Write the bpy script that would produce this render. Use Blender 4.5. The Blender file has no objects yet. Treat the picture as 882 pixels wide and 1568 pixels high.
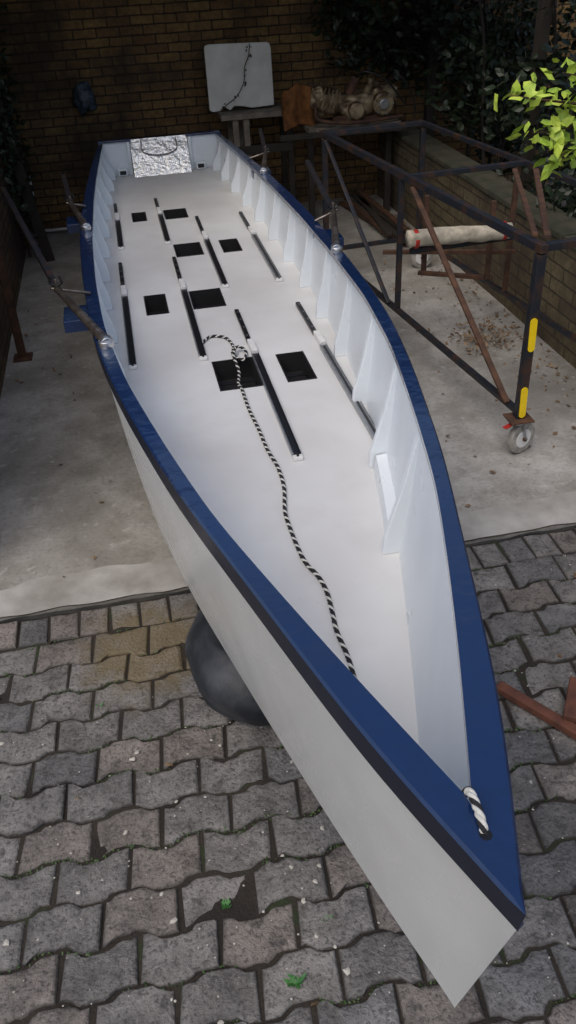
import bpy, bmesh, math, random
import numpy as np
from mathutils import Vector, Matrix, noise
random.seed(11); np.random.seed(7)
sc=bpy.context.scene
COL=sc.collection
HC=2.6; U0=.43; DZ=.70

# ------------------------------------------------------------ materials
def newmat(name):
    m=bpy.data.materials.new(name);m.use_nodes=True
    nt=m.node_tree;b=nt.nodes["Principled BSDF"]
    return m,nt,b
def ramp(nt,src,stops):
    r=nt.nodes.new("ShaderNodeValToRGB");e=r.color_ramp.elements
    while len(e)>1:e.remove(e[0])
    e[0].position=stops[0][0];c=stops[0][1];e[0].color=(*c,1)
    for p,c in stops[1:]:
        x=e.new(p);x.color=(*c,1)
    nt.links.new(src,r.inputs[0]);return r.outputs[0]
def mixc(nt,fac,a,b,mode='MIX'):
    m=nt.nodes.new("ShaderNodeMix");m.data_type='RGBA';m.blend_type=mode
    for i,s in ((0,fac),(6,a),(7,b)):
        if isinstance(s,bpy.types.NodeSocket): nt.links.new(s,m.inputs[i])
        elif i==0: m.inputs[0].default_value=s
        else: m.inputs[i].default_value=(*s,1)
    return m.outputs[2]
def noise_n(nt,scale,detail=4,rough=.6,vec=None,dist=0):
    n=nt.nodes.new("ShaderNodeTexNoise");n.inputs["Scale"].default_value=scale
    n.inputs["Detail"].default_value=min(detail,4);n.inputs["Roughness"].default_value=rough
    n.inputs["Distortion"].default_value=dist
    if vec is None:
        vec=nt.nodes.new("ShaderNodeTexCoord").outputs["Object"]
    nt.links.new(vec,n.inputs["Vector"]);return n.outputs["Fac"]
def bump(nt,b,h,strength=.3,dist=.01):
    n=nt.nodes.new("ShaderNodeBump");n.inputs["Strength"].default_value=strength
    n.inputs["Distance"].default_value=dist
    nt.links.new(h,n.inputs["Height"]);nt.links.new(n.outputs[0],b.inputs["Normal"])
def simple(name,col,rough=.5,metal=0,var=.25,scale=8,bs=.1,col2=None,coat=0,lo=.35,hi=.7):
    m,nt,b=newmat(name)
    f=noise_n(nt,scale)
    c2=col2 if col2 else tuple(c*(1-var) for c in col)
    nt.links.new(ramp(nt,f,[(lo,c2),(hi,col)]),b.inputs["Base Color"])
    b.inputs["Roughness"].default_value=rough;b.inputs["Metallic"].default_value=metal
    if coat: b.inputs["Coat Weight"].default_value=coat
    if bs: bump(nt,b,noise_n(nt,scale*8,2),bs,.004)
    return m
def paint(name,col,rough,dirt=(.35,.33,.3),dirtamt=.25,bs=.05,coat=0,fleck=0,bscale=5):
    m,nt,b=newmat(name)
    f1=noise_n(nt,1.3,3,.55);f3=noise_n(nt,4,3,.55)
    c=mixc(nt,ramp(nt,f1,[(.36,(dirtamt,)*3),(.64,(0,0,0))]),col,dirt)
    if fleck:
        f2=noise_n(nt,60,2,.5)
        c=mixc(nt,ramp(nt,f2,[(.73,(0,0,0)),(.79,(fleck,)*3)]),c,tuple(x*.55 for x in dirt))
    c=mixc(nt,ramp(nt,f3,[(.5,(0,0,0)),(.75,(dirtamt*.6,)*3)]),c,dirt)
    nt.links.new(c,b.inputs["Base Color"])
    nt.links.new(ramp(nt,f3,[(.3,(rough*.8,)*3),(.7,(rough*1.25,)*3)]),b.inputs["Roughness"])
    if coat:b.inputs["Coat Weight"].default_value=coat;b.inputs["Coat Roughness"].default_value=.08
    bump(nt,b,noise_n(nt,bscale,2,.5),bs,.01)
    return m
M_deck=paint("deck_paint",(.70,.71,.71),.42,(.50,.48,.47),.5,.05,fleck=.35)
M_side=paint("white_paint_inside",(.77,.82,.86),.33,(.58,.61,.63),.2,.04)
M_hull=paint("hull_paint",(.68,.69,.68),.26,(.50,.49,.46),.45,.05)
M_blue=paint("blue_gunwale_paint",(.006,.025,.094),.22,(.010,.022,.06),.5,.9,coat=.6,fleck=.4,bscale=14)
M_blueshade=paint("blue_paint_shaded_side",(.005,.009,.026),.35,(.012,.014,.02),.5,.3)  # gunwale blue made darker in colour, for shade on its outer side
M_black=simple("black_plastic",(.012,.012,.014),.35,var=.3)
M_well=simple("footwell_black",(.010,.010,.011),.7,var=.4)
M_alum=simple("aluminium_rail",(.45,.46,.48),.35,.8,var=.3,scale=20)
M_white=simple("white_plastic",(.75,.75,.74),.4,var=.12,scale=12)
M_rig=simple("rigger_metal",(.24,.21,.19),.32,.7,col2=(.07,.055,.045),scale=14)
M_chrome=simple("steel_cap",(.7,.7,.72),.25,.9,var=.2)
M_frame=simple("frame_dark_paint",(.016,.019,.026),.42,.1,col2=(.06,.03,.018),scale=9,bs=.5,lo=.36,hi=.52)
M_rust=simple("rusty_steel",(.13,.06,.03),.8,.1,col2=(.045,.025,.018),scale=10,bs=.5)
M_yellow=simple("yellow_tape",(.95,.66,.01),.4,var=.12,scale=20)
M_red=simple("red_tape",(.5,.03,.02),.5)
M_cream=simple("cream_fabric",(.62,.55,.43),.85,var=.45,scale=14,bs=.6)
M_rubber=simple("black_rubber",(.05,.056,.066),.55,col2=(.012,.015,.02),scale=3.5,bs=.6,lo=.4,hi=.62)
M_wheel=simple("caster_rubber_grey",(.46,.44,.40),.6,var=.5,scale=20,bs=.2)
M_wood=simple("old_wood",(.26,.22,.17),.8,var=.55,scale=7,bs=.4)
M_dwood=simple("dark_timber",(.04,.032,.024),.85,var=.5,scale=7,bs=.4)
M_redwood=simple("red_brown_wood",(.18,.065,.035),.75,col2=(.08,.03,.02),scale=14,bs=.4)
M_board=simple("white_board_melamine",(.72,.71,.66),.45,col2=(.55,.53,.47),scale=4,bs=.05)
M_orange=simple("orange_cloth",(.26,.10,.025),.9,var=.6,scale=12,bs=.5)
M_engine=simple("engine_alloy",(.33,.26,.16),.5,.4,col2=(.07,.04,.02),scale=7,bs=.6,lo=.4,hi=.6)
M_ropeW=simple("rope_white",(.72,.71,.66),.8,var=.2,scale=60,bs=.5)
M_ropeB=simple("rope_black",(.015,.015,.018),.8,var=.2,scale=60,bs=.5)
M_bag=simple("blue_plastic_bag",(.07,.10,.14),.4,var=.7,scale=16,bs=.8)
M_dirt=simple("dirt_ground",(.16,.14,.11),.95,var=.4,scale=3,bs=.5)
M_roof=simple("shade_roof_metal",(.20,.19,.18),.7,var=.3,scale=4)
M_moss=simple("mossy_coping",(.07,.062,.042),.95,col2=(.03,.035,.018),scale=6,bs=.7)
def leafmat(name,c1,c2,sc_=3):
    m,nt,b=newmat(name)
    f=noise_n(nt,sc_,3);nt.links.new(ramp(nt,f,[(.35,c1),(.65,c2)]),b.inputs["Base Color"])
    b.inputs["Roughness"].default_value=.5
    return m
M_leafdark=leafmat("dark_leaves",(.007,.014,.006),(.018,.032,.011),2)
M_leafbright=leafmat("young_leaves",(.22,.36,.03),(.52,.64,.08),9)
M_weed=leafmat("weed_leaves",(.035,.13,.03),(.07,.23,.05),9)
M_mossj=leafmat("joint_moss_green",(.03,.055,.015),(.055,.10,.025),5)
M_dry=leafmat("dry_leaves",(.10,.055,.025),(.26,.17,.09),9)
M_fleck=simple("pale_debris",(.55,.52,.46),.8,var=.3,scale=20)
m,nt,b=newmat("crinkled_foil");M_foil=m
b.inputs["Metallic"].default_value=.8;b.inputs["Roughness"].default_value=.28;b.inputs["Base Color"].default_value=(.96,.96,.94,1)
bump(nt,b,noise_n(nt,34,3,.7),.7,.012)
# concrete
m,nt,b=newmat("worn_concrete");M_conc=m
f1=noise_n(nt,.8,4,.65,dist=.5);f2=noise_n(nt,4,4,.7);f3=noise_n(nt,45,3,.6);f4=noise_n(nt,14,3,.5)
c=ramp(nt,f1,[(.3,(.20,.19,.165)),(.5,(.335,.32,.29)),(.66,(.46,.445,.42))])
c=mixc(nt,ramp(nt,f2,[(.42,(.0,)*3),(.66,(.65,)*3)]),c,(.19,.175,.15))
c=mixc(nt,ramp(nt,f3,[(.3,(.35,)*3),(.5,(0,0,0))]),c,(.11,.10,.09))
c=mixc(nt,ramp(nt,f4,[(.62,(0,)*3),(.71,(.45,)*3)]),c,(.52,.51,.49))
nt.links.new(c,b.inputs["Base Color"]);b.inputs["Roughness"].default_value=.7
bump(nt,b,mixc(nt,.5,f2,f3),.4,.01)
# pavers
m,nt,b=newmat("paver_concrete");M_pav=m
at=nt.nodes.new("ShaderNodeAttribute");at.attribute_name="col"
f1=noise_n(nt,7,4,.75);f2=noise_n(nt,75,3,.65);f3=noise_n(nt,1.1,3,.6);f4=noise_n(nt,20,4,.65,dist=.8)
c=mixc(nt,1,at.outputs["Color"],ramp(nt,f1,[(.3,(.5,.49,.48)),(.5,(.95,.95,.95)),(.7,(1.35,1.35,1.35))]),'MULTIPLY')
c=mixc(nt,1,c,ramp(nt,f3,[(.35,(.66,.66,.67)),(.65,(1.15,1.13,1.10))]),'MULTIPLY')
c=mixc(nt,ramp(nt,f2,[(.34,(.75,)*3),(.47,(0,0,0))]),c,(.035,.033,.031))
c=mixc(nt,ramp(nt,f2,[(.58,(0,)*3),(.72,(.4,)*3)]),c,(.29,.28,.265))
c=mixc(nt,ramp(nt,f4,[(.54,(0,)*3),(.68,(.75,)*3)]),c,(.045,.042,.038))
g=nt.nodes.new("ShaderNodeNewGeometry")
vd=nt.nodes.new("ShaderNodeVectorMath");vd.operation='DISTANCE';vd.inputs[1].default_value=(-.2,2.75,0)
nt.links.new(g.outputs["Position"],vd.inputs[0])
ad=nt.nodes.new("ShaderNodeMath");ad.operation='ADD';nt.links.new(vd.outputs["Value"],ad.inputs[0])
sb=nt.nodes.new("ShaderNodeMath");sb.operation='MULTIPLY';nt.links.new(f1,sb.inputs[0]);sb.inputs[1].default_value=.5
nt.links.new(sb.outputs[0],ad.inputs[1])
c=mixc(nt,ramp(nt,ad.outputs[0],[(.40,(.55,)*3),(.62,(0,0,0))]),c,(.19,.14,.055))
nt.links.new(c,b.inputs["Base Color"]);b.inputs["Roughness"].default_value=.68
bump(nt,b,mixc(nt,.5,f1,f2),1.0,.016)
m,nt,b=newmat("joint_soil");M_joint=m
nt.links.new(ramp(nt,noise_n(nt,4,4,.6),[(.4,(.020,.016,.013)),(.58,(.034,.027,.02)),(.68,(.022,.038,.012))]),b.inputs["Base Color"])
b.inputs["Roughness"].default_value=1;bump(nt,b,noise_n(nt,80,3),.8,.01)
def brickmat(name,ax,c1,c2,mort,bw=.23,rh=.085,dark=(.05,.035,.025)):
    m,nt,b=newmat(name)
    g=nt.nodes.new("ShaderNodeNewGeometry");s=nt.nodes.new("ShaderNodeSeparateXYZ");nt.links.new(g.outputs["Position"],s.inputs[0])
    cb=nt.nodes.new("ShaderNodeCombineXYZ");nt.links.new(s.outputs[ax],cb.inputs[0]);nt.links.new(s.outputs[2],cb.inputs[1])
    wn=nt.nodes.new("ShaderNodeTexNoise");wn.inputs["Scale"].default_value=9;nt.links.new(g.outputs["Position"],wn.inputs["Vector"])
    vm=nt.nodes.new("ShaderNodeVectorMath");vm.operation='MULTIPLY_ADD';nt.links.new(wn.outputs["Color"],vm.inputs[0]);vm.inputs[1].default_value=(.016,.016,0);nt.links.new(cb.outputs[0],vm.inputs[2])
    br=nt.nodes.new("ShaderNodeTexBrick");nt.links.new(vm.outputs[0],br.inputs["Vector"])
    br.inputs["Scale"].default_value=1;br.inputs["Brick Width"].default_value=bw;br.inputs["Row Height"].default_value=rh
    br.inputs["Mortar Size"].default_value=.007;br.inputs["Mortar Smooth"].default_value=.3;br.inputs["Bias"].default_value=-.1
    br.inputs["Color1"].default_value=(*c1,1);br.inputs["Color2"].default_value=(*c2,1);br.inputs["Mortar"].default_value=(*mort,1)
    f=noise_n(nt,1.2,4,.65,g.outputs["Position"]);f2=noise_n(nt,25,3,.6,g.outputs["Position"])
    c=mixc(nt,1,br.outputs["Color"],ramp(nt,f2,[(.3,(.6,)*3),(.7,(1.15,)*3)]),'MULTIPLY')
    c=mixc(nt,ramp(nt,f,[(.42,(0,)*3),(.62,(.88,)*3)]),c,dark)
    nt.links.new(c,b.inputs["Base Color"]);b.inputs["Roughness"].default_value=.9
    bn=nt.nodes.new("ShaderNodeBump");bn.invert=True;bn.inputs["Strength"].default_value=.9;bn.inputs["Distance"].default_value=.02
    nt.links.new(br.outputs["Fac"],bn.inputs["Height"]);nt.links.new(bn.outputs[0],b.inputs["Normal"])
    return m
M_bback=brickmat("yellow_brown_brick",0,(.25,.15,.055),(.14,.075,.032),(.03,.022,.015),dark=(.04,.027,.017))
M_bleft=brickmat("brown_brick",1,(.20,.13,.065),(.12,.075,.045),(.03,.025,.02))
M_blow=brickmat("olive_brick",1,(.16,.13,.07),(.11,.085,.045),(.04,.033,.022),bw=.34,rh=.10)

# ------------------------------------------------------------ helpers
def empty(name):
    e=bpy.data.objects.new(name,None);COL.objects.link(e);return e
def mesh(name,verts,faces,mat,parent=None,smooth=False,mats=None,mi=None):
    me=bpy.data.meshes.new(name);me.from_pydata([tuple(v) for v in verts],[],faces);me.update()
    o=bpy.data.objects.new(name,me);COL.objects.link(o)
    for mm in (mats or [mat]): me.materials.append(mm)
    if mi is not None:
        me.polygons.foreach_set("material_index",mi)
    if smooth: me.polygons.foreach_set("use_smooth",[True]*len(me.polygons))
    if parent:o.parent=parent
    return o
def fixn(o):
    bm=bmesh.new();bm.from_mesh(o.data);bmesh.ops.remove_doubles(bm,verts=bm.verts,dist=.0004)
    bmesh.ops.recalc_face_normals(bm,faces=bm.faces);bm.to_mesh(o.data);bm.free()
def bev(o,w=.004,seg=2):
    md=o.modifiers.new("bevel",'BEVEL');md.width=w;md.segments=seg;md.limit_method='ANGLE'
def box(name,c,s,mat,parent=None,rot=(0,0,0),b=.004):
    bm=bmesh.new();bmesh.ops.create_cube(bm,size=1)
    for v in bm.verts:v.co=Vector((v.co.x*s[0],v.co.y*s[1],v.co.z*s[2]))
    me=bpy.data.meshes.new(name);bm.to_mesh(me);bm.free();me.materials.append(mat)
    o=bpy.data.objects.new(name,me);COL.objects.link(o);o.location=c;o.rotation_euler=rot
    if b: bev(o,min(b,min(s)*.3))
    if parent:o.parent=parent
    return o
def bar(name,p1,p2,w,h,mat,parent=None,b=.004):
    p1=Vector(p1);p2=Vector(p2);d=p2-p1
    o=box(name,(p1+p2)/2,(w,d.length,h),mat,parent,b=b)
    y=d.normalized();z0=Vector((0,0,1)) if abs(y.z)<.95 else Vector((0,1,0))
    x=y.cross(z0).normalized();z=x.cross(y)
    o.rotation_euler=Matrix((x,y,z)).transposed().to_euler();return o
def cyl(name,p1,p2,r,mat,parent=None,r2=None,seg=24,b=.003):
    p1=Vector(p1);p2=Vector(p2);d=p2-p1
    bm=bmesh.new();bmesh.ops.create_cone(bm,cap_ends=True,segments=seg,radius1=r,radius2=r if r2 is None else r2,depth=d.length)
    for f in bm.faces:f.smooth=len(f.verts)==4
    me=bpy.data.meshes.new(name);bm.to_mesh(me);bm.free();me.materials.append(mat)
    o=bpy.data.objects.new(name,me);COL.objects.link(o);o.location=(p1+p2)/2
    o.rotation_euler=d.to_track_quat('Z','Y').to_euler()
    if b: bev(o,b)
    if parent:o.parent=parent
    return o
def lump(name,c,s,mat,parent=None,amp=.25,sq=.6,seed=0):
    bm=bmesh.new();bmesh.ops.create_icosphere(bm,subdivisions=4,radius=1)
    for v in bm.verts:
        p=v.co.copy();q=Vector([math.copysign(abs(a)**sq,a) for a in p])
        k=1+amp*noise.noise(p*1.8+Vector((seed,0,0)))+amp*.5*noise.noise(p*5+Vector((seed,3,0)))
        v.co=Vector((q.x*s[0]*k,q.y*s[1]*k,q.z*s[2]*k))
    for f in bm.faces:f.smooth=True
    me=bpy.data.meshes.new(name);bm.to_mesh(me);bm.free();me.materials.append(mat)
    o=bpy.data.objects.new(name,me);COL.objects.link(o);o.location=c
    if parent:o.parent=parent
    return o
def catmull(P,n):
    P=[Vector(p) for p in P];P=[2*P[0]-P[1]]+P+[2*P[-1]-P[-2]];out=[]
    for i in range(1,len(P)-2):
        for k in range(n):
            t=k/n;a,b,c,d=P[i-1],P[i],P[i+1],P[i+2]
            out.append(.5*((2*b)+(c-a)*t+(2*a-5*b+4*c-d)*t*t+(3*b-a-3*c+d)*t**3))
    out.append(P[-2]);return out
def resample(P,step):
    out=[P[0].copy()];acc=0
    for i in range(1,len(P)):
        a,b=P[i-1],P[i];L=(b-a).length
        if L==0: continue
        d=step-acc
        while d<=L:
            out.append(a.lerp(b,d/L));d+=step
        acc=L-(d-step)
    return out
def curve(name,pts,r,mat,parent=None,radii=None):
    c=bpy.data.curves.new(name,'CURVE');c.dimensions='3D';c.bevel_depth=r;c.bevel_resolution=2;c.use_fill_caps=True
    s=c.splines.new('POLY');s.points.add(len(pts)-1)
    for i,p in enumerate(pts):
        s.points[i].co=(*p,1)
        if radii: s.points[i].radius=radii[i]
    c.materials.append(mat)
    o=bpy.data.objects.new(name,c);COL.objects.link(o)
    if parent:o.parent=parent
    return o
def tube(name,P,r,mat,parent=None,n=8,taper=None):
    pts=catmull(P,n);rad=None
    if taper: rad=[1+(taper-1)*i/(len(pts)-1) for i in range(len(pts))]
    return curve(name,pts,r,mat,parent,rad)
def rope(name,P,R,pitch,mats,n=10):
    e=empty(name)
    pts=resample(catmull(P,n),pitch/14)
    k=3
    for s in range(k):
        out=[]
        for i,p in enumerate(pts):
            t=(pts[min(i+1,len(pts)-1)]-pts[max(i-1,0)]).normalized()
            a=t.cross(Vector((0,0,1)))
            a=a.normalized() if a.length>1e-3 else Vector((1,0,0))
            b_=a.cross(t).normalized()
            th=2*math.pi*(i/14+s/k)
            out.append(p+(a*math.cos(th)+b_*math.sin(th))*R*.5)
        curve("strand_%d"%(s+1),out,R*.56,mats[s],e)
    return e
def leaves(name,pts,size,mat,parent=None,up=.3,curl=.15):
    V=[];F=[]
    for p in pts:
        p=Vector(p[:3]);s=size*random.uniform(.6,1.3)
        d=Vector((random.gauss(0,1),random.gauss(0,1),random.gauss(0,.7))).normalized()
        n=Vector((random.gauss(0,1),random.gauss(0,1),random.gauss(0,1)+up*3)).normalized()
        sd=d.cross(n)
        if sd.length<.1: continue
        sd.normalize();n=sd.cross(d)
        i=len(V);w=s*.3
        V+=[p,p+d*s*.3+sd*w-n*s*curl*.4,p+d*s*.7+sd*w*.75-n*s*curl*.2,p+d*s-n*s*curl,p+d*s*.7-sd*w*.75-n*s*curl*.2,p+d*s*.3-sd*w-n*s*curl*.4,p+d*s*.4+n*s*.02]
        F+=[(i,i+1,i+6),(i+1,i+2,i+6),(i+2,i+3,i+6),(i+3,i+4,i+6),(i+4,i+5,i+6),(i+5,i,i+6)]
    return mesh(name,V,F,mat,parent)

# ------------------------------------------------------------ ground
mesh("ground",[(-60,-60,-.06),(60,-60,-.06),(60,60,-.06),(-60,60,-.06)],[(0,1,2,3)],M_dirt)
EDGE=3.08
V=[];F=[];nx,ny=90,90
for j in range(ny+1):
    for i in range(nx+1):
        x=-1.1+(4.3)*i/nx;y=EDGE+(9.7-EDGE)*j/ny
        z=.004+noise.noise(Vector((x*1.2,y*1.2,0)))*.006
        if j==0:y+=noise.noise(Vector((x*7,0,3)))*.02
        V.append((x,y,z))
for j in range(ny):
    for i in range(nx):
        a=j*(nx+1)+i;F.append((a,a+1,a+nx+2,a+nx+1))
k=len(V)
for i in range(nx+1):
    x,y,z=V[i];V.append((x,y,-.06))
for i in range(nx):F.append((i,i+1,k+i+1,k+i))
mesh("concrete_floor",V,F,M_conc,smooth=True)
V=[];F=[]
for i in range(121):
    x=-1.1+4.3*i/120
    V+=[(x,EDGE+.015+noise.noise(Vector((x*6,1,3)))*.014,.0135),(x,EDGE+.26+noise.noise(Vector((x*4,5,3)))*.06,.0125)]
    if i<120:F.append((2*i,2*i+2,2*i+3,2*i+1))
M_screed=simple("pale_screed",(.45,.435,.41),.85,col2=(.26,.245,.22),scale=4,bs=.4)
mesh("concrete_edge_strip",V,F,M_screed)
# pavers
PL,PH,GAP,AMP=.25,.16,.009,.0125
def wv(x):
    t=(x/PL)%1.0
    if t<.37:return -AMP
    if t<.5:return -AMP+2*AMP*(t-.37)/.13
    if t<.87:return AMP
    return AMP-2*AMP*(t-.87)/.13
V=[];F=[];C=[]
def addpaver(poly,z,col):
    n=len(poly);cxx=sum(p[0] for p in poly)/n;cyy=sum(p[1] for p in poly)/n
    tx,ty=random.gauss(0,.018),random.gauss(0,.018);rot=random.gauss(0,.014)
    i=len(V);wr=random.uniform(.7,1.5)
    for ins,dz,dk in ((0,-.045,.3),(0,-.010,.40),(.4*wr,-.0035,.68),(1*wr,-.0005,.92),(3.2,.0005,1.05)):
        for (x,y) in poly:
            dx,dy=x-cxx,y-cyy;dx,dy=dx-dy*rot,dy+dx*rot;L=math.hypot(dx,dy)
            chip=max(0,noise.noise(Vector((x*14,y*14,5)))-.30)*2.6 if ins<3 and dz>-.04 else 0
            q=1-(ins+chip)*.010/L
            zz=z+dz+tx*dx+ty*dy+noise.noise(Vector((x*30,y*30,ins)))*.0014-chip*.002
            k_=1 if ins<2 else .3
            jx=noise.noise(Vector((x*26,y*26,1)))*.007*k_;jy=noise.noise(Vector((x*26,y*26,9)))*.007*k_
            V.append((cxx+dx*q+jx,cyy+dy*q+jy,zz));C.append((col[0]*dk,col[1]*dk,col[2]*dk,1))
    for r in range(4):
        for a in range(n):
            b=(a+1)%n;F.append((i+r*n+a,i+r*n+b,i+(r+1)*n+b,i+(r+1)*n+a))
    b0=i+4*n;h=n//2
    for a in range(h-1):
        F.append((b0+a,b0+a+1,b0+n-2-a,b0+n-1-a))
def pcol():
    t=random.random()
    base=Vector((.190,.181,.173)) if t<.6 else (Vector((.20,.176,.158)) if t<.85 else Vector((.16,.158,.157)))
    return tuple(base*random.uniform(.80,1.15))
SD=.19
x=-4
while x<5:
    w=.14;g=GAP/2;yb=EDGE-SD
    addpaver([(x+w*q+(g if q==0 else (-g if q==1 else 0)),yb+g) for q in (0,.33,.66,1)]+[(x+w*q+(g if q==0 else (-g if q==1 else 0)),EDGE-.005-g) for q in (1,.66,.33,0)],random.gauss(-.005,.003),pcol());x+=w
y=EDGE-SD-AMP
for r in range(36):
    y1=y-r*PH;y0=y1-PH
    off=(PL/2 if r%2 else 0)+.02*math.sin(r*1.7)
    for i in range(-16,20):
        xa=i*PL+off+.06;xb=xa+PL;g=GAP/2
        top=[];bot=[]
        for qq in [q/14 for q in range(0,15)]:
            xx=xa+PL*qq
            xt=min(max(xx,xa+g),xb-g)
            cl=(AMP if r==0 else wv(xx))
            top.append((xt+.006,y1-g+cl));bot.append((xt-.006,y0+g+wv(xx)))
        addpaver(bot+top[::-1],random.gauss(-.005,.0035),pcol())
o=mesh("paving_blocks",V,F,M_pav)
ca=o.data.color_attributes.new("col",'FLOAT_COLOR','POINT')
ca.data.foreach_set("color",np.array(C,dtype=np.float32).ravel())
mesh("paving_joint_bed",[(-4.2,-3,-.015),(5.2,-3,-.015),(5.2,EDGE,-.015),(-4.2,EDGE,-.015)],[(0,1,2,3)],M_joint)
ms=[]
for i in range(6500):
    r=random.randrange(0,14);x=random.uniform(-1.4,2.4)
    if noise.noise(Vector((x*2.5,r*.9,2)))<.06: continue
    ms.append((x,y-r*PH+wv(x)+random.gauss(0,.004),-.008))
leaves("joint_moss",ms,.011,M_mossj,up=1)

# ------------------------------------------------------------ walls
def wallbox(name,a,b,mat):
    c=[(a[i]+b[i])/2 for i in range(3)];s=[abs(b[i]-a[i]) for i in range(3)]
    return box(name,c,s,mat,b=0)
wallbox("brick_wall",(-1.3,9.55,-.06),(6.0,9.8,3.2),M_bback)
wallbox("brick_wall.001",(-1.3,3.4,-.06),(-1.05,9.545,2.9),M_bleft)
lw=empty("low_brick_wall")
o=wallbox("courses",(2.90,1.2,-.06),(3.12,9.545,.76),M_blow);o.parent=lw
for k in range(17):
    box("coping_%d"%(k+1),(3.01+random.gauss(0,.004),1.45+k*.495,.785+random.gauss(0,.003)),(.27,.485,.048),M_moss,lw,(0,0,random.gauss(0,.008)),b=.01)
rf=empty("added_shade_roof")  # roof above the view, added to darken the back of the yard
V=[];F=[];n=120
for i in range(n+1):
    x=-1.3+4.9*i/n;z=3.25+.02*math.sin(i*1.3)
    V+=[(x,6.8,z-.1),(x,9.9,z+.15)]
    if i<n:F.append((2*i,2*i+2,2*i+3,2*i+1))
mesh("shade_roof_sheets",V,F,M_roof,rf,True)
for yy in (6.9,8.3,9.4):bar("rafter_%d"%int(yy*10),(-1.25,yy,3.08),(3.5,yy,3.08),.05,.12,M_dwood,rf)
for xx,yy in ((3.45,6.95),(3.4,9.3)):bar("post_%d"%int(yy),(xx,yy,-.05),(xx,yy,3.05),.09,.09,M_dwood,rf)

# ------------------------------------------------------------ boat
boat=empty("rowing_boat")
def smooth_fn(tab,win=.35):
    xs=np.array([a for a,_ in tab]);ys=np.array([b for _,b in tab])
    s0=(ys[1]-ys[0])/(xs[1]-xs[0]);s1=(ys[-1]-ys[-2])/(xs[-1]-xs[-2])
    X=np.linspace(xs[0]-1.5,xs[-1]+1.5,1600)
    Y=np.where(X<xs[0],ys[0]+s0*(X-xs[0]),np.where(X>xs[-1],ys[-1]+s1*(X-xs[-1]),np.interp(X,xs,ys)))
    k=int(win/(X[1]-X[0]));ker=np.hanning(k*2+3);ker/=ker.sum()
    Y2=np.convolve(np.pad(Y,len(ker)//2,mode='edge'),ker,'valid')[:len(X)]
    return lambda v:float(np.interp(v,X,Y2))
B=smooth_fn([(.58,0),(.96,.136),(1.34,.235),(1.73,.335),(2.02,.41),(2.35,.475),(2.68,.54),(3.2,.622),(3.7,.668),(4.3,.70),(5.15,.728),(5.9,.72),(6.65,.695),(7.6,.645),(8.67,.575)],.4)
BI=smooth_fn([(.79,.0),(1.11,.105),(1.42,.20),(1.84,.32),(2.35,.425),(2.9,.525),(3.57,.60),(4.32,.635),(5.2,.65),(6.2,.635),(7.03,.61),(8.67,.53)],.3)
ZS=smooth_fn([(.58,1.37),(1.3,1.33),(2.2,1.265),(3.2,1.21),(4.07,1.16),(5.1,1.11),(6.6,1.06),(8.67,1.0)],.6)
ZC=smooth_fn([(.75,.70),(1.02,.60),(1.36,.545),(1.8,.50),(2.5,.45),(3.3,.40),(4.5,.38),(6,.38),(8.67,.43)],.3)
BC=smooth_fn([(.75,0),(1.02,.05),(1.36,.13),(1.76,.225),(2.46,.39),(3.12,.51),(4.0,.60),(5,.635),(6.5,.60),(8.67,.48)],.35)
def half(f,v): return max(0.,f(v))
V0,V1=.58,8.62
NS=96
vs=[V0+(V1-V0)*(i/NS)**1.2 for i in range(NS+1)]
Vt=[];Ft=[];MI=[]
for sgn in (-1,1):
    base=len(Vt)
    for v in vs:
        b_=half(B,v) if v>V0 else 0;bi=half(BI,v);bi=min(bi,b_)
        if v<.80: bi=0
        z=ZS(v);ch=min(.006,b_*.5)
        sec=[(bi,z),(b_-ch,z),(b_,z-ch),(b_,z-.068),(max(b_-.016,0),z-.070),(bi,z-.024)]
        for (h,zz) in sec: Vt.append((U0+sgn*h,v+(.0 if zz>z-.05 else .012*max(0,1-b_*8)),zz))
    for i in range(NS):
        for k in range(6):
            if k==5 and vs[i+1]<.80: continue
            a=base+i*6+k;b2=base+i*6+(k+1)%6
            Ft.append((a,b2,b2+6,a+6));MI.append(1 if k in (2,3) else 0)  # outer side and underside take the blue with shade painted in
    Ft.append(tuple(base+NS*6+k for k in range(6)));MI.append(0)
o=mesh("gunwale",Vt,Ft,None,boat,mats=[M_blue,M_blueshade],mi=MI);fixn(o)
for p in o.data.polygons:p.use_smooth=True
try:o.data.set_sharp_from_angle(angle=math.radians(38))
except Exception: pass
def vc(v):return .742+(v-V0)*(V1-.742)/(V1-V0)
Vt=[];Ft=[]
NSC=7
for v in vs:
    v2=vc(v)
    b_=max(half(B,v)-.016,0) if v>V0 else 0
    bc=half(BC,v2) if v>V0 else 0
    zt=ZS(v)-.05;zc_=ZC(v2)
    row=[]
    for k in range(NSC):
        t=k/(NSC-1);bul=math.sin(math.pi*t)*.012*min(1,b_/.3)
        row.append((b_+(bc-b_)*t+bul,v+.01+(v2-v-.01)*t,zt+(zc_-zt)*t))
    row.append((bc*.5,v2,zc_-.03*min(1,bc/.2)));row.append((0,v2,zc_-.055*min(1,bc/.2)))
    full=[(U0-h,y_,z_) for h,y_,z_ in row]+[(U0+h,y_,z_) for h,y_,z_ in row[-2::-1]]
    nrow=len(full);Vt+=full
for i in range(NS):
    for k in range(nrow-1):
        a=i*nrow+k;Ft.append((a,a+1,a+nrow+1,a+nrow))
o=mesh("hull",Vt,Ft,M_hull,boat);fixn(o)
for p in o.data.polygons:p.use_smooth=True
try:o.data.set_sharp_from_angle(angle=math.radians(35))
except Exception:pass
def side_half(v,z):
    b_=max(half(B,v)-.016,0);bc=half(BC,v);zt=ZS(v)-.05;zc_=ZC(v)
    t=min(1,max(0,(zt-z)/(zt-zc_)))
    return max(.0,b_+(bc-b_)*t-.016+math.sin(math.pi*t)*.01*min(1,b_/.3))
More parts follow.
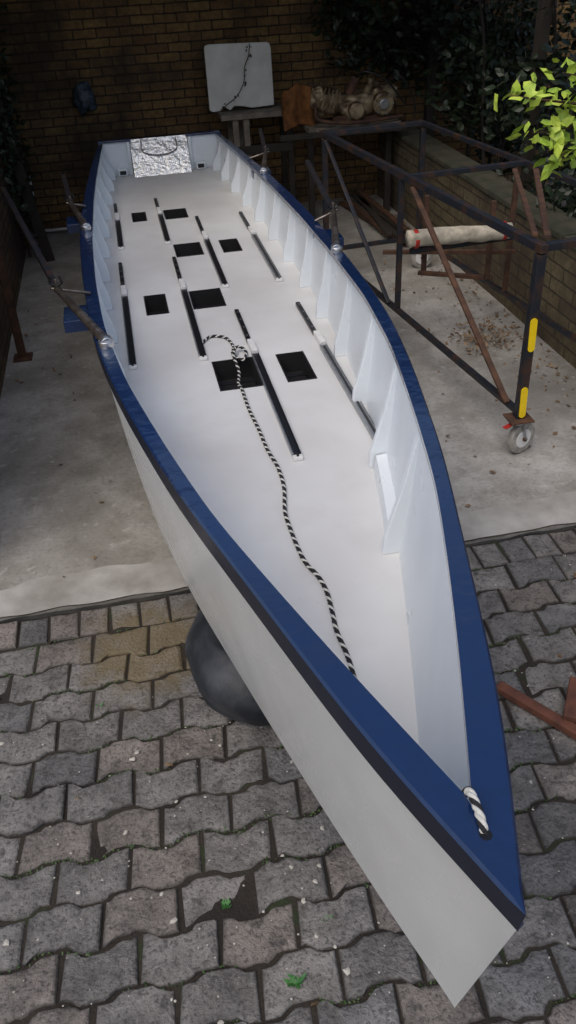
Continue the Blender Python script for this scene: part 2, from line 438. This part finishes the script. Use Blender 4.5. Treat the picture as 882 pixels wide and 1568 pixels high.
vin=[.80+(8.55-.80)*i/80 for i in range(81)]
Vt=[];Ft=[]
for sgn in (-1,1):
    base=len(Vt)
    for v in vin:
        for k in range(5):
            z=ZS(v)-.03+(DZ-.02-(ZS(v)-.03))*k/4
            Vt.append((U0+sgn*side_half(v,z),v,z))
    for i in range(80):
        for k in range(4):
            a=base+i*5+k;Ft.append((a,a+1,a+6,a+5))
mesh("inner_skin",Vt,Ft,M_side,boat,True)
wells=[(.34,.55,3.75,4.09),(.69,.83,3.75,4.08),(.04,.165,4.88,5.2),(.33,.52,4.89,5.19),(.32,.505,5.92,6.2),(.66,.785,5.91,6.19),(.055,.16,6.92,7.17),(.32,.495,6.9,7.16)]
ul=sorted(set([round(w[0],3) for w in wells]+[round(w[1],3) for w in wells]+[.01,.86]))
vl=sorted(set([round(w[2],3) for w in wells]+[round(w[3],3) for w in wells]+[round(.86+i*(8.55-.86)/60,3) for i in range(61)]))
Vt=[];Ft=[];nu=len(ul)+2
for v in vl:
    h=side_half(v,DZ)+.004
    us=[U0-h]+[ (u if v>3.4 else U0-h+(2*h)*(i+1)/(nu-1)) for i,u in enumerate(ul)]+[U0+h]
    for u in us:Vt.append((u,v,DZ))
for j in range(len(vl)-1):
    vm=(vl[j]+vl[j+1])/2
    for i in range(nu-1):
        if 1<=i<=nu-3 and vm>3.5:
            um=(ul[i-1]+ul[i])/2
            if any(w[0]<um<w[1] and w[2]<vm<w[3] for w in wells):continue
        a=j*nu+i;Ft.append((a,a+1,a+nu+1,a+nu))
mesh("deck",Vt,Ft,M_deck,boat)
for i,(a,b_,c_,d_) in enumerate(wells):
    z0=DZ-.11;Vw=[(a,c_,DZ),(b_,c_,DZ),(b_,d_,DZ),(a,d_,DZ),(a,c_,z0),(b_,c_,z0),(b_,d_,z0),(a,d_,z0)]
    mesh("footwell_%d"%(i+1),Vw,[(4,5,6,7),(0,1,5,4),(1,2,6,5),(2,3,7,6),(3,0,4,7)],M_well,boat)
    t=.007
    for nm,cc,ss in (("n",((a+b_)/2,c_-t/2,DZ+.002),(b_-a+2*t,t,.004)),("f",((a+b_)/2,d_+t/2,DZ+.002),(b_-a+2*t,t,.004)),("l",(a-t/2,(c_+d_)/2,DZ+.002),(t,d_-c_,.004)),("r",(b_+t/2,(c_+d_)/2,DZ+.002),(t,d_-c_,.004))):
        box("well_rim_%d%s"%(i+1,nm),cc,ss,M_black,boat,b=0)
    bar("foot_strap_%d"%(i+1),(a+.01,(c_+d_)/2,DZ-.05),(b_-.01,(c_+d_)/2+.02,DZ-.06),.03,.004,M_black,boat,b=0)
trk=[(.575,3.02,4.10,4.76,1),(.955,3.02,4.10,4.76,0),(-.085,4.16,5.2,5.88,1),(.295,4.16,5.2,5.88,1),(.565,5.22,6.2,6.84,1),(.925,5.22,6.2,6.84,0),(-.07,6.25,6.95,7.47,1),(.28,6.27,7.0,7.52,1)]
for i,(u,a,m_,b_,dk) in enumerate(trk):
    w=.028
    box("seat_track_%d"%(i+1),(u,(a+m_)/2,DZ+.010),(w,m_-a,.020),M_black if dk else M_alum,boat,b=.002)
    box("track_lip_%d"%(i+1),(u-w/2-.004,(a+m_)/2,DZ+.012),(.007,m_-a,.024),M_alum,boat,b=.001)
    box("track_lip_r_%d"%(i+1),(u+w/2+.003,(a+m_)/2,DZ+.011),(.005,m_-a,.022),M_black if dk else M_alum,boat,b=.001)
    if not dk: box("track_slot_%d"%(i+1),(u,(a+m_)/2,DZ+.0215),(.012,m_-a-.04,.004),M_black,boat,b=0)
    box("track_end_%d"%(i+1),(u,a-.018,DZ+.010),(.045,.03,.018),M_white,boat)
    cyl("track_bolt_%d"%(i+1),(u,a-.018,DZ+.018),(u,a-.018,DZ+.026),.006,M_black,boat,seg=10,b=0)
    box("track_joiner_%d"%(i+1),(u,m_+.09,DZ+.018),(.034,.16,.034),M_white,boat,b=.005)
    box("stretcher_rail_%d"%(i+1),(u-.004,(m_+.17+b_)/2,DZ+.011),(.026,b_-m_-.18,.022),M_black,boat,b=.002)
    for q in np.arange(m_+.25,b_-.02,.12):
        box("peg_hole_%d_%d"%(i+1,int(q*100)),(u-.004,q,DZ+.023),(.008,.014,.003),M_chrome,boat,b=0)
ribv=[2.28,2.86,3.42,3.98,4.52,5.05,5.57,6.08,6.58,7.06,7.53,7.99,8.4]
for i,v in enumerate(ribv):
    Vt=[];Ft=[]
    for sgn in (-1,1):
        base=len(Vt);th=.014
        zt=ZS(v)-.026
        bi=half(BI,v);sd=side_half(v,DZ)
        foot=sd-.064
        prof=[(side_half(v,zt)+.01,zt),(bi+.014,zt),(bi+.008,zt-.05),((bi+foot)/2+.010,(zt+DZ)/2),(foot+.004,DZ+.07),(foot,DZ),(sd+.01,DZ),(side_half(v,(zt+DZ)/2)+.012,(zt+DZ)/2)]
        n=len(prof)
        for dv in (-th,th):
            for h,z in prof:Vt.append((U0+sgn*h,v+dv,z))
        Ft.append(tuple(base+k for k in range(n)));Ft.append(tuple(base+n+k for k in range(n)[::-1]))
        for k in range(n):
            q=(k+1)%n;Ft.append((base+k,base+q,base+n+q,base+n+k))
    o=mesh("rib_%d"%(i+1),Vt,Ft,M_side,boat);fixn(o);bev(o,.004)
for sgn,nm in ((-1,"port"),(1,"starboard")):
    Vt=[];Ft=[]
    vv=[2.30+(2.84-2.30)*i/12 for i in range(13)]
    for v in vv:
        sd=side_half(v,DZ)
        for h,z in ((side_half(v,DZ+.07)+.005,DZ+.07),(sd-.035,DZ+.066),(sd-.046,DZ-.003)):Vt.append((U0+sgn*h,v,z))
    for i in range(12):
        for k in range(2):
            a=i*3+k;Ft.append((a,a+1,a+4,a+3))
    mesh("side_box_"+nm,Vt,Ft,M_side,boat)
def trans(sgn,u_in,v,name):
    zt=ZS(v)-.004
    hs_=[side_half(v,DZ-.1)+.012,side_half(v,zt-.06)+.016]
    P=[(u_in,DZ-.1),(hs_[0],DZ-.1),(hs_[1],zt),(u_in,zt)]
    Vt=[(U0+sgn*h,v+dv,z) for dv in (-.05,.0) for h,z in P]
    o=mesh(name,Vt,[(0,1,2,3),(7,6,5,4),(0,1,5,4),(1,2,6,5),(2,3,7,6),(3,0,4,7)],M_side,boat);fixn(o);bev(o,.003)
    box(name+"_cap",(U0+sgn*(u_in+hs_[1])/2,v-.028,ZS(v)+.006),(hs_[1]-u_in+.05,.085,.02),M_blue,boat)
    box(name+"_post",(U0+sgn*(u_in+.005),v-.06,(DZ+zt)/2),(.03,.05,zt-DZ),M_side,boat)
    box(name+"_limber",(U0+sgn*(u_in+.09),v-.09,DZ+.035),(.09,.06,.06),M_side,boat)
    box(name+"_limber_hole",(U0+sgn*(u_in+.09),v-.122,DZ+.035),(.06,.006,.035),M_black,boat,b=0)
trans(-1,.30,8.615,"transom_port");trans(1,.275,8.615,"transom_starboard")
box("transom_sill",(U0,8.59,DZ-.02),(.55,.05,.07),M_side,boat)
pts=[];Ft=[];n=30
for j in range(n+1):
    for i in range(n+1):
        x=.145+.545*i/n;s=j/n
        z=DZ+.005+.300*s;y=8.40+.20*s+noise.noise(Vector((x*11,s*4,1)))*.005+noise.noise(Vector((x*34,s*14,1)))*.004
        pts.append((x,y,z))
for j in range(n):
    for i in range(n):
        a=j*(n+1)+i;Ft.append((a,a+1,a+n+2,a+n+1))
o=mesh("foil_hatch_panel",pts,Ft,M_foil,boat);o.modifiers.new("s",'SOLIDIFY').thickness=.012
tube("hatch_handle",[(.25,8.56,DZ+.30),(.26,8.51,DZ+.20),(.42,8.49,DZ+.17),(.57,8.51,DZ+.20),(.58,8.56,DZ+.30)],.005,M_rig,boat)
def rigger(idx,sgn,v,du,dv,dz,ext):
    h=half(B,v)-.04;z=ZS(v)+.02;x=U0+sgn*h
    x2=x+sgn*du;v2=v+dv
    cyl("rigger_tube_%d"%idx,(x,v,z),(x2,v2,z+dz),.022,M_rig,boat,r2=.017)
    cyl("rigger_cap_%d"%idx,(x-sgn*.006,v-.03,z-.001),(x,v+.01,z),.028,M_chrome,boat)
    cyl("rigger_clamp_%d"%idx,(x,v-.01,ZS(v)-.002),(x,v-.01,z+.010),.032,M_chrome,boat)
    xg=U0+sgn*(half(B,v2)-.03)
    cyl("rigger_cross_%d"%idx,(xg,v2,ZS(v2)+.012),(x2+sgn*.03,v2,z+dz+.005),.008,M_rig,boat)
    cyl("rigger_pin_%d"%idx,(x2,v2,z+dz-.02),(x2,v2,z+dz+.05),.009,M_rig,boat)
    tube("oarlock_%d"%idx,[(x2-.02,v2,z+dz+.06),(x2-.028,v2,z+dz+.03),(x2,v2,z+dz+.018),(x2+.028,v2,z+dz+.03),(x2+.02,v2,z+dz+.06)],.006,M_black,boat)
    box("rigger_block_%d"%idx,(xg+sgn*.07,v2-.05,ZS(v2)-.09),(.15,.20,.06),M_blue,boat)
    bar("rigger_stay_%d"%idx,(x2,v2,z+dz),(x2+sgn*ext[0],v2+ext[1],z+ext[2]),.032,.032,M_frame,boat)
rigger(1,-1,3.30,.22,.74,-.01,(.40,2.0,0.02))
rigger(2,1,4.32,.15,.66,.01,(.12,1.25,.02))
rigger(3,-1,5.40,.10,.60,.0,(.05,.6,.05))
rigger(4,1,6.56,.12,.56,.01,(.08,.7,.05))
Zr=DZ+.010
P=[(.31,4.34,Zr),(.37,4.42,Zr),(.45,4.38,Zr),(.475,4.25,Zr),(.455,4.12,Zr+.01),(.50,4.05,Zr+.005),(.53,4.14,Zr+.012),(.49,4.19,Zr+.02),(.455,4.08,Zr+.02),(.46,3.95,Zr-.012),(.435,3.80,Zr-.01),(.44,3.72,Zr),(.44,3.50,Zr),(.452,3.3,Zr),(.458,3.11,Zr),(.475,2.95,Zr),(.47,2.79,Zr),(.44,2.62,Zr),(.437,2.51,Zr),(.44,2.38,Zr),(.45,2.28,Zr),(.475,2.2,Zr),(.485,2.11,Zr),(.478,2.0,Zr),(.47,1.91,Zr),(.475,1.8,Zr),(.47,1.69,Zr),(.45,1.5,Zr),(.43,1.3,Zr),(.43,1.0,Zr)]
rope("mooring_rope",P,.0080,.046,[M_ropeW,M_ropeB,M_ropeB],8)
zb=ZS(.75)
rope("bow_rope",[(.43,.86,zb-.25),(.431,.835,zb-.06),(.432,.815,zb-.005),(.431,.795,zb+.009),(.429,.76,zb+.010),(.427,.735,zb+.004),(.427,.722,zb-.02),(.427,.72,zb-.05)],.0080,.045,[M_ropeW,M_ropeW,M_ropeB],10)
cyl("bow_rope_hole",(.427,.725,zb-.02),(.427,.725,zb+.002),.011,M_black,boat,b=0)
bm=bmesh.new();bmesh.ops.create_uvsphere(bm,u_segments=64,v_segments=48,radius=1)
for v in bm.verts:
    c=v.co.copy();k=1+.06*noise.noise(c*1.7)+.02*noise.noise(c*6)
    r_=math.hypot(c.x,c.y);k2=1+.06*math.sin(c.z*9)*.25
    v.co=Vector((c.x*.275*k*k2,c.y*.34*k*k2,max(min(c.z*.24*k,.175),-.17)))
for f in bm.faces:f.smooth=True
me=bpy.data.meshes.new("ball_fender");bm.to_mesh(me);bm.free();me.materials.append(M_rubber)
o=bpy.data.objects.new("ball_fender",me);COL.objects.link(o);o.location=(.25,2.43,.172)
tr=empty("boat_trestle")
for yy in (5.0,7.4):
    bar("beam_%d"%int(yy),(-.1,yy,.285),(.96,yy,.285),.08,.08,M_wood,tr)
    for xx in (0,.86):bar("leg_%d_%d"%(int(yy),int(xx*10)),(xx,yy,0),(xx,yy,.243),.07,.07,M_wood,tr)

# ------------------------------------------------------------ steel trolley
tf=empty("steel_trolley_frame")
A=Vector((2.03,3.82,0));Dv=Vector((-.36,3.15,0));Wv=Vector((.86,.07,0))
zt,zb_=1.22,.28
def pt(s,w,z):p=A+Dv*s+Wv*w;p.z=z;return p
S=.045
bar("post_1",pt(0,0,.25),pt(0,0,zt-.03),.05,.05,M_frame,tf)
bar("post_2",pt(1,0,.24),pt(1,0,zt-.03),S,S,M_frame,tf)
bar("post_3",pt(0,1,.24),pt(0,1,zt-.03),S,S,M_frame,tf)
bar("post_4",pt(1,1,.24),pt(1,1,zt-.03),S,S,M_frame,tf)
bar("top_rail_1",pt(-.01,0,zt),pt(1.02,0,zt),.045,.045,M_frame,tf)
bar("top_rail_2",pt(-.01,1,zt),pt(1.02,1,zt),.035,.035,M_frame,tf)
bar("end_rail_1",pt(0,.03,zt+.003),pt(0,1,zt+.003),.045,.04,M_frame,tf)
bar("end_rail_2",pt(1,0,zt+.003),pt(1,1,zt+.003),.045,.04,M_frame,tf)
bar("mid_rail",pt(.5,.02,zt+.004),pt(.5,1,zt+.004),.035,.035,M_frame,tf)
bar("low_rail_1",pt(0,0,zb_),pt(1,0,zb_),.035,.035,M_frame,tf)
bar("low_rail_2",pt(0,1,zb_),pt(1,1,zb_),.035,.035,M_frame,tf)
bar("low_end_2",pt(1,0,zb_+.003),pt(1,1,zb_+.003),.035,.035,M_frame,tf)
bar("upright",pt(.53,0,zb_),pt(.53,0,zt),.038,.033,M_frame,tf)
bar("upright_far",pt(.53,1,zb_),pt(.53,1,zt),.035,.03,M_rust,tf)
bar("diagonal_1",pt(.46,-.03,zt-.03),pt(.03,-.03,zb_+.02),.035,.02,M_rust,tf)
bar("diagonal_2",pt(.97,-.03,zt-.03),pt(.56,-.03,zb_+.02),.03,.02,M_frame,tf)
bar("brace_1",pt(.02,.08,zt+.03),pt(.42,.9,zt+.02),.035,.02,M_rust,tf)
bar("brace_2",pt(.03,.02,zt+.035),pt(.42,.72,zt+.035),.03,.02,M_rust,tf)
bar("inner_leg_1",pt(.6,.35,.45),pt(.6,.35,1.0),.035,.03,M_rust,tf)
bar("inner_leg_2",pt(.5,.75,.45),pt(.5,.75,1.0),.035,.03,M_rust,tf)
bar("inner_cross",pt(.6,.30,.45),pt(.5,.80,.45),.035,.03,M_rust,tf)
bar("inner_cross_2",pt(.62,.0,.62),pt(.5,1.0,.62),.03,.03,M_rust,tf)
bar("roll_support",pt(.475,0,.76),pt(.475,1,.76),.035,.035,M_frame,tf)
for k,(zz,hh) in enumerate(((.76,.19),(.355,.19))):
    bm=bmesh.new();pts=[]
    for a in range(24):
        t=2*math.pi*a/24;x=.021*math.cos(t);z=.021*math.sin(t)+(hh/2-.020)*(1 if math.sin(t)>=0 else -1);pts.append(bm.verts.new((x,0,z)))
    bm.faces.new(pts);me=bpy.data.meshes.new("t");bm.to_mesh(me);bm.free();me.materials.append(M_yellow)
    o=bpy.data.objects.new("yellow_tape_%d"%(k+1),me);COL.objects.link(o);o.parent=tf
    o.location=(A.x+.002,A.y-.030,zz);o.rotation_euler=(0,math.radians(-2),math.atan2(.07,.86));o.modifiers.new("s",'SOLIDIFY').thickness=.004
def caster(i,p,ang,R=.098):
    x,y=p.x,p.y
    box("caster_plate_%d"%i,(x,y,.243),(.14,.13,.012),M_rust,tf)
    cyl("caster_swivel_%d"%i,(x,y,.212),(x,y,.238),.04,M_alum,tf)
    ax=Vector((math.cos(ang),math.sin(ang),0));pr=Vector((-ax.y,ax.x,0))
    c=Vector((x,y,R+.005))-pr*.04
    cyl("caster_wheel_%d"%i,c-ax*.022,c+ax*.022,R,M_wheel,tf,seg=40,b=.009)
    cyl("caster_hub_%d"%i,c-ax*.026,c+ax*.026,.058,M_white,tf,seg=32)
    cyl("caster_axle_%d"%i,c-ax*.044,c+ax*.044,.013,M_rust,tf,seg=12)
    for s in (-1,1):bar("caster_fork_%d_%d"%(i,s),c+ax*.034*s,Vector((x,y,.215))+ax*.034*s,.035,.005,M_alum,tf)
    bar("caster_brake_%d"%i,Vector((x,y,.225))+pr*.02,Vector((x,y,.215))+pr*.11,.03,.008,M_red,tf)
caster(1,pt(0,0,0),math.radians(112));caster(2,pt(1,0,0),.5);caster(3,pt(0,1,0),-.9);caster(4,pt(1,1,0),1.4)
fr=empty("fabric_roll")
bm=bmesh.new();bmesh.ops.create_cone(bm,cap_ends=True,segments=28,radius1=.055,radius2=.055,depth=.74)
bmesh.ops.subdivide_edges(bm,edges=[e for e in bm.edges if abs(e.verts[0].co.z-e.verts[1].co.z)>.5],cuts=24)
for v in bm.verts:
    k=1+noise.noise(Vector((v.co.x*20,v.co.y*20,v.co.z*9)))*.22;v.co.x*=k;v.co.y*=k;v.co.x+=.01*math.sin(v.co.z*5)
for f in bm.faces:f.smooth=True
me=bpy.data.meshes.new("roll");bm.to_mesh(me);bm.free();me.materials.append(M_cream)
o=bpy.data.objects.new("roll",me);COL.objects.link(o);o.parent=fr;o.location=(2.2,5.3,.84);o.rotation_euler=(0,math.radians(90),math.radians(1))
cyl("tape_near",(1.87,5.3,.845),(1.90,5.3,.845),.062,M_red,fr);cyl("tape_far",(2.5,5.305,.835),(2.53,5.305,.835),.062,M_red,fr)

# ------------------------------------------------------------ back corner clutter
wb=empty("workbench")
box("bench_top",(1.45,9.12,1.07),(.75,.5,.05),M_wood,wb)
for xx in (1.22,1.33,1.78):
    for yy in (8.93,9.32):bar("leg_%d_%d"%(int(xx*100),int(yy*10)),(xx,yy,0),(xx,yy,1.045),.06,.06,M_wood if xx<1.5 else M_dwood,wb)
bar("stretcher",(1.2,8.9,.75),(1.8,8.9,.75),.03,.08,M_dwood,wb)
bd=empty("white_panel_board")
bm=bmesh.new()
outl=[(-.33,0),(-.30,-.02),(-.22,-.015),(-.19,.03),(-.15,.0),(-.12,-.015),(-.08,.02),(.02,.01),(.10,-.01),(.33,0),(.335,.5),(.325,.545),(.30,.56),(-.28,.575),(-.315,.565),(-.325,.54)]
f=bm.faces.new([bm.verts.new((x,0,z)) for x,z in outl]);me=bpy.data.meshes.new("panel");bm.to_mesh(me);bm.free();me.materials.append(M_board)
o=bpy.data.objects.new("panel",me);COL.objects.link(o);o.parent=bd;o.location=(1.32,9.05,1.125);o.rotation_euler=(math.radians(-7),0,0);md=o.modifiers.new("s",'SOLIDIFY');md.thickness=.025;bev(o,.006)
vine=[(1.10,8.985,1.12),(1.16,8.995,1.17),(1.27,9.005,1.24),(1.35,9.02,1.36),(1.37,9.045,1.48),(1.42,9.065,1.58),(1.44,9.08,1.68)]
tube("vine_stem",vine,.005,M_rust,bd)
lv=[]
for p in catmull(vine,6):
    if random.random()<.75:lv.append(p+Vector((random.gauss(0,.012),-.02,random.gauss(0,.012))))
leaves("vine_leaves",lv,.032,M_leafdark,bd)
V=[];F=[]
for j in range(25):
    for i in range(17):
        t=i/16;x=1.69+.34*t;z=1.27-.36*j/24
        V.append((x+.02*noise.noise(Vector((0,z*9,0))),8.78+noise.noise(Vector((x*9,z*3,0)))*.10+.03*math.sin(x*38+z*6),z+.06*math.sin(t*3.1)+.02*noise.noise(Vector((x*14,j*.2,4)))))
for j in range(24):
    for i in range(16):
        a=j*17+i;F.append((a,a+1,a+18,a+17))
o=mesh("orange_cloth",V,F,M_orange,smooth=True);o.modifiers.new("s",'SOLIDIFY').thickness=.008
eb=empty("engine_stand")
box("stand_top",(2.38,8.85,.93),(.95,.5,.05),M_wood,eb)
for xx in (1.97,2.8):bar("stand_leg_%d"%int(xx*10),(xx,8.85,0),(xx,8.85,.905),.06,.06,M_dwood,eb)
bar("stand_rail",(1.6,8.56,.90),(2.9,8.56,.90),.04,.05,M_dwood,eb)
en=empty("motorcycle_engine")
ex,ey,ez=2.50,8.80,.96;Q=1.45
def E(dx,dy,dz):return (ex+dx*Q,ey+dy*Q,ez+dz*Q)
lump("crankcase",E(-.02,0,.09),(.25,.14,.13),M_engine,en,.25,.65,1)
lump("gearbox_case",E(.14,.02,.13),(.15,.13,.13),M_engine,en,.35,.7,5)
lump("cylinder_barrel",E(-.24,0,.13),(.13,.11,.12),M_engine,en,.2,.55,9)
lump("cylinder_head",E(-.33,0,.17),(.08,.11,.10),M_engine,en,.3,.6,14)
lump("oil_sump",E(0,0,.02),(.28,.12,.05),M_rust,en,.3,.6,18)
cyl("clutch_cover",E(.12,-.13,.11),E(.12,-.05,.11),.075*Q,M_engine,en,b=.02)
cyl("clutch_boss",E(.12,-.145,.11),E(.12,-.12,.11),.035*Q,M_alum,en,b=.01)
cyl("magneto_cover",E(-.07,-.13,.08),E(-.06,-.05,.08),.055*Q,M_engine,en,r2=.062*Q,b=.02)
for k in range(5):box("cooling_fin_%d"%(k+1),E(-.20-k*.024,-.005,.14+k*.008),(.007,.25,.21),M_engine,en,(.1,.35,0),b=.002)
cyl("carburettor",E(-.10,-.02,.17),E(-.05,-.02,.27),.03*Q,M_rust,en)
cyl("intake_stub",E(.03,0,.16),E(.06,-.02,.26),.025*Q,M_engine,en)
tube("exhaust_pipe",[E(-.35,-.08,.13),E(-.34,-.16,.05),E(-.1,-.18,.02),E(.25,-.15,.03)],.018,M_rust,en)
tube("hose",[E(-.05,-.02,.27),E(.0,-.08,.31),E(.14,-.10,.25),E(.28,-.09,.10)],.010,M_black,en)
tube("cable",[E(.16,-.05,.24),E(.24,-.1,.27),E(.33,-.12,.14),E(.34,-.14,.0)],.006,M_black,en)
for k in range(6):cyl("cover_bolt_%d"%(k+1),E(.12+.062*math.cos(k),-.14,.11+.062*math.sin(k)),E(.12+.062*math.cos(k),-.125,.11+.062*math.sin(k)),.008,M_chrome,en,seg=8,b=0)
lump("hanging_plastic_bag",(-.24,9.47,1.27),(.11,.055,.13),M_bag,None,.45,1.0,3)
tube("plastic_pipe",[(-.92,9.35,.6),(-.92,9.35,.12),(-.88,9.33,.05),(-.6,9.32,.045),(-.35,9.32,.045)],.014,M_white)
sp=empty("rusty_steel_post")
bar("angle_web",(-.93,6.1,0),(-.90,5.98,1.15),.06,.012,M_rust,sp);bar("angle_flange",(-.957,6.1,0),(-.927,5.98,1.15),.008,.06,M_rust,sp)
box("foot_plate",(-.93,6.1,.012),(.14,.14,.012),M_rust,sp)
bar("leaning_plank",(-.80,8.4,0),(-1.02,8.55,1.7),.10,.03,M_dwood)
bp_=empty("fallen_plank")
bar("plank",(1.20,2.13,.025),(1.50,1.68,.025),.045,.035,M_redwood,bp_)
bar("plank_block",(1.40,1.87,.055),(1.52,2.05,.055),.09,.03,M_redwood,bp_)
ts=empty("timber_stack")
for k in range(7):
    bar("batten_%d"%(k+1),(2.45+random.uniform(-.05,.25),7.7+random.uniform(-.1,.1),.03+.035*(k//2)),(2.5+random.uniform(-.1,.2),9.3,.03+.035*(k//2)),.06,.03,M_dwood if k%3 else M_rust,ts)

# ------------------------------------------------------------ vegetation
ivp=[]
for i in range(900):
    y_=random.gauss(8.7,.35);z=random.triangular(.1,2.4,1.0)
    ivp.append((-1.0+abs(random.gauss(0,.07)),min(y_,9.45),z))
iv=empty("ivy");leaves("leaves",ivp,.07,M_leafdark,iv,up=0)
tube("stem",[(-1.0,8.6,0),(-1.0,8.7,.7),(-1.02,8.6,1.4),(-1.02,8.8,2.2)],.012,M_rust,iv)
hp=[]
def clump(cx_,cy_,cz_,r,n):
    for i in range(n):
        d=Vector((random.gauss(0,1),random.gauss(0,1),random.gauss(0,1))).normalized()*r*(random.random()**.4)
        hp.append((cx_+d.x,min(cy_+d.y,9.5),cz_+d.z*.9))
for i in range(56):
    clump(random.uniform(3.3,4.5),random.uniform(5.0,9.6),random.uniform(.4,3.2),random.uniform(.3,.5),170)
for i in range(24):
    clump(random.uniform(2.3,3.6),random.uniform(9.0,9.4),random.uniform(1.4,2.9),random.uniform(.25,.4),170)
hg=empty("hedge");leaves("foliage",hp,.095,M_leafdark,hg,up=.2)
for i in range(14):
    yy=5.2+i*.3;xx=random.uniform(3.5,4.1)
    tube("stem_%d"%(i+1),[(xx,yy,-.05),(xx+random.gauss(0,.1),yy+.1,.9),(xx+random.gauss(0,.2),yy,1.9),(xx+random.gauss(0,.3),yy+.1,2.8)],.022,M_dwood,hg,taper=.3)
tt=empty("young_tree")
tube("trunk",[(3.35,4.3,-.05),(3.32,4.35,.9),(3.38,4.3,1.8),(3.3,4.4,2.8),(3.4,4.5,3.6)],.06,M_dwood,tt,taper=.35)
br=[[(3.34,4.3,1.5),(2.9,4.15,1.72),(2.5,4.0,1.80),(2.15,3.9,1.86),(1.78,3.84,1.93)],
    [(2.75,4.1,1.76),(2.45,4.0,1.70),(2.2,3.92,1.66),(2.03,3.87,1.62)],
    [(2.5,4.0,1.80),(2.3,3.95,1.92),(2.05,3.88,2.0)],
    [(2.3,3.94,1.83),(2.1,3.88,1.76),(1.92,3.85,1.76)]]
for i,b_ in enumerate(br):tube("limb_%d"%(i+1),b_,.009 if i else .016,M_rust,tt,taper=.2)
lp=[]
for b_ in br:
    c_=catmull(b_,13)
    for p in c_:
        if p.x<2.9:
            for q in range(2):lp.append(p+Vector((random.gauss(0,.035),random.gauss(0,.04),random.gauss(0,.03))))
leaves("branch_leaves",lp,.078,M_leafbright,tt,up=.4,curl=.12)
tc=[]
for i in range(26):
    c_=Vector((random.uniform(3.0,4.3),random.uniform(4.3,5.6),random.uniform(2.5,3.9)));r=random.uniform(.2,.4)
    for k in range(130):
        d=Vector((random.gauss(0,1),random.gauss(0,1),random.gauss(0,1))).normalized()*r*random.random()**.4
        tc.append(c_+d)
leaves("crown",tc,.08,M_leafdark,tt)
def weed(name,x,y,s,n):
    V=[];F=[]
    for k in range(n):
        a=random.uniform(0,6.28);l=s*random.uniform(.5,1);d=Vector((math.cos(a),math.sin(a),random.uniform(.2,.9)));sd=Vector((-d.y,d.x,0))
        i=len(V);c_=Vector((x+random.gauss(0,s*.25),y+random.gauss(0,s*.15),-.008))
        V+=[c_,c_+d*l*.5+sd*l*.2,c_+d*l,c_+d*l*.5-sd*l*.2];F+=[(i,i+1,i+2,i+3)]
    mesh(name,V,F,M_weed)
weed("weed_plant",.15,1.19,.034,26);weed("weed_plant.001",-.02,1.48,.022,18);weed("weed_plant.002",.28,1.36,.018,12);weed("weed_plant.003",-.42,2.44,.022,14)
dl=[]
for i in range(220):dl.append((2.5+random.gauss(0,.13),5.4+random.gauss(0,.12),.02+abs(random.gauss(0,.03))))
for i in range(260):dl.append((2.87-abs(random.gauss(0,.22)),random.uniform(3.3,9),.015))
for i in range(70):dl.append((random.uniform(1.3,2.8),random.uniform(3.2,8),.012))
for i in range(26):dl.append((random.uniform(-1,-.3),random.uniform(3.2,8),.012))
for i in range(24):dl.append((random.uniform(-1,2.6),random.uniform(.9,3.2),.004))
leaves("dry_leaf_litter",dl,.034,M_dry,up=1.5,curl=.2)
V=[];F=[]
for i in range(620):
    x=random.uniform(-1.2,2.6);y_=random.uniform(.7,5.5) if i%3==0 else random.uniform(.8,2.4);s=random.uniform(.0015,.005) if random.random()<.85 else random.uniform(.005,.012)
    k=len(V);n=7;z=.003 if y_<EDGE else .012
    for a in range(n):
        t=a/n*6.28;q=random.uniform(.5,1.3);V.append((x+math.cos(t)*s*q,y_+math.sin(t)*s*q,z))
    V.append((x,y_,z+s*.25))
    for a in range(n):F.append((k+a,k+(a+1)%n,k+n))
mesh("pebbles",V,F,M_fleck)

# ------------------------------------------------------------ camera
f,th,ps,ro=1258.,math.radians(35.48),math.radians(9.79),math.radians(-3.14)
Fv=Vector((math.sin(ps),math.cos(ps),0));Rv=Vector((math.cos(ps),-math.sin(ps),0));Zv=Vector((0,0,1))
f3=math.cos(th)*Fv-math.sin(th)*Zv;up=math.sin(th)*Fv+math.cos(th)*Zv
rr=math.cos(ro)*Rv+math.sin(ro)*up;uu=-math.sin(ro)*Rv+math.cos(ro)*up
cd=bpy.data.cameras.new("Camera");cam=bpy.data.objects.new("Camera",cd);COL.objects.link(cam)
Mx=Matrix((rr,uu,-f3)).transposed().to_4x4();Mx.translation=Vector((0,0,HC));cam.matrix_world=Mx
cd.sensor_fit='VERTICAL';cd.sensor_height=24;cd.lens=24*f/1568;cd.clip_end=300;cd.clip_start=.05
sc.camera=cam
# ------------------------------------------------------------ light
sd=Vector((-.36,-.40,.86)).normalized()
w=bpy.data.worlds.new("World");sc.world=w;w.use_nodes=True;nt=w.node_tree
bg=nt.nodes["Background"];sky=nt.nodes.new("ShaderNodeTexSky");sky.sky_type='NISHITA';sky.sun_disc=False
sky.sun_elevation=math.asin(sd.z);sky.sun_rotation=math.atan2(sd.x,sd.y);sky.dust_density=4;sky.air_density=1.1
nt.links.new(sky.outputs[0],bg.inputs[0]);bg.inputs[1].default_value=.135
sl=bpy.data.lights.new("Sun",'SUN');sl.energy=.95;sl.angle=math.radians(55);sl.color=(1,.97,.92)
so=bpy.data.objects.new("Sun",sl);COL.objects.link(so);so.rotation_euler=sd.to_track_quat('Z','Y').to_euler();so.location=(-3,-3,8)
sc.view_settings.view_transform='Standard';sc.view_settings.look='None';sc.view_settings.exposure=0
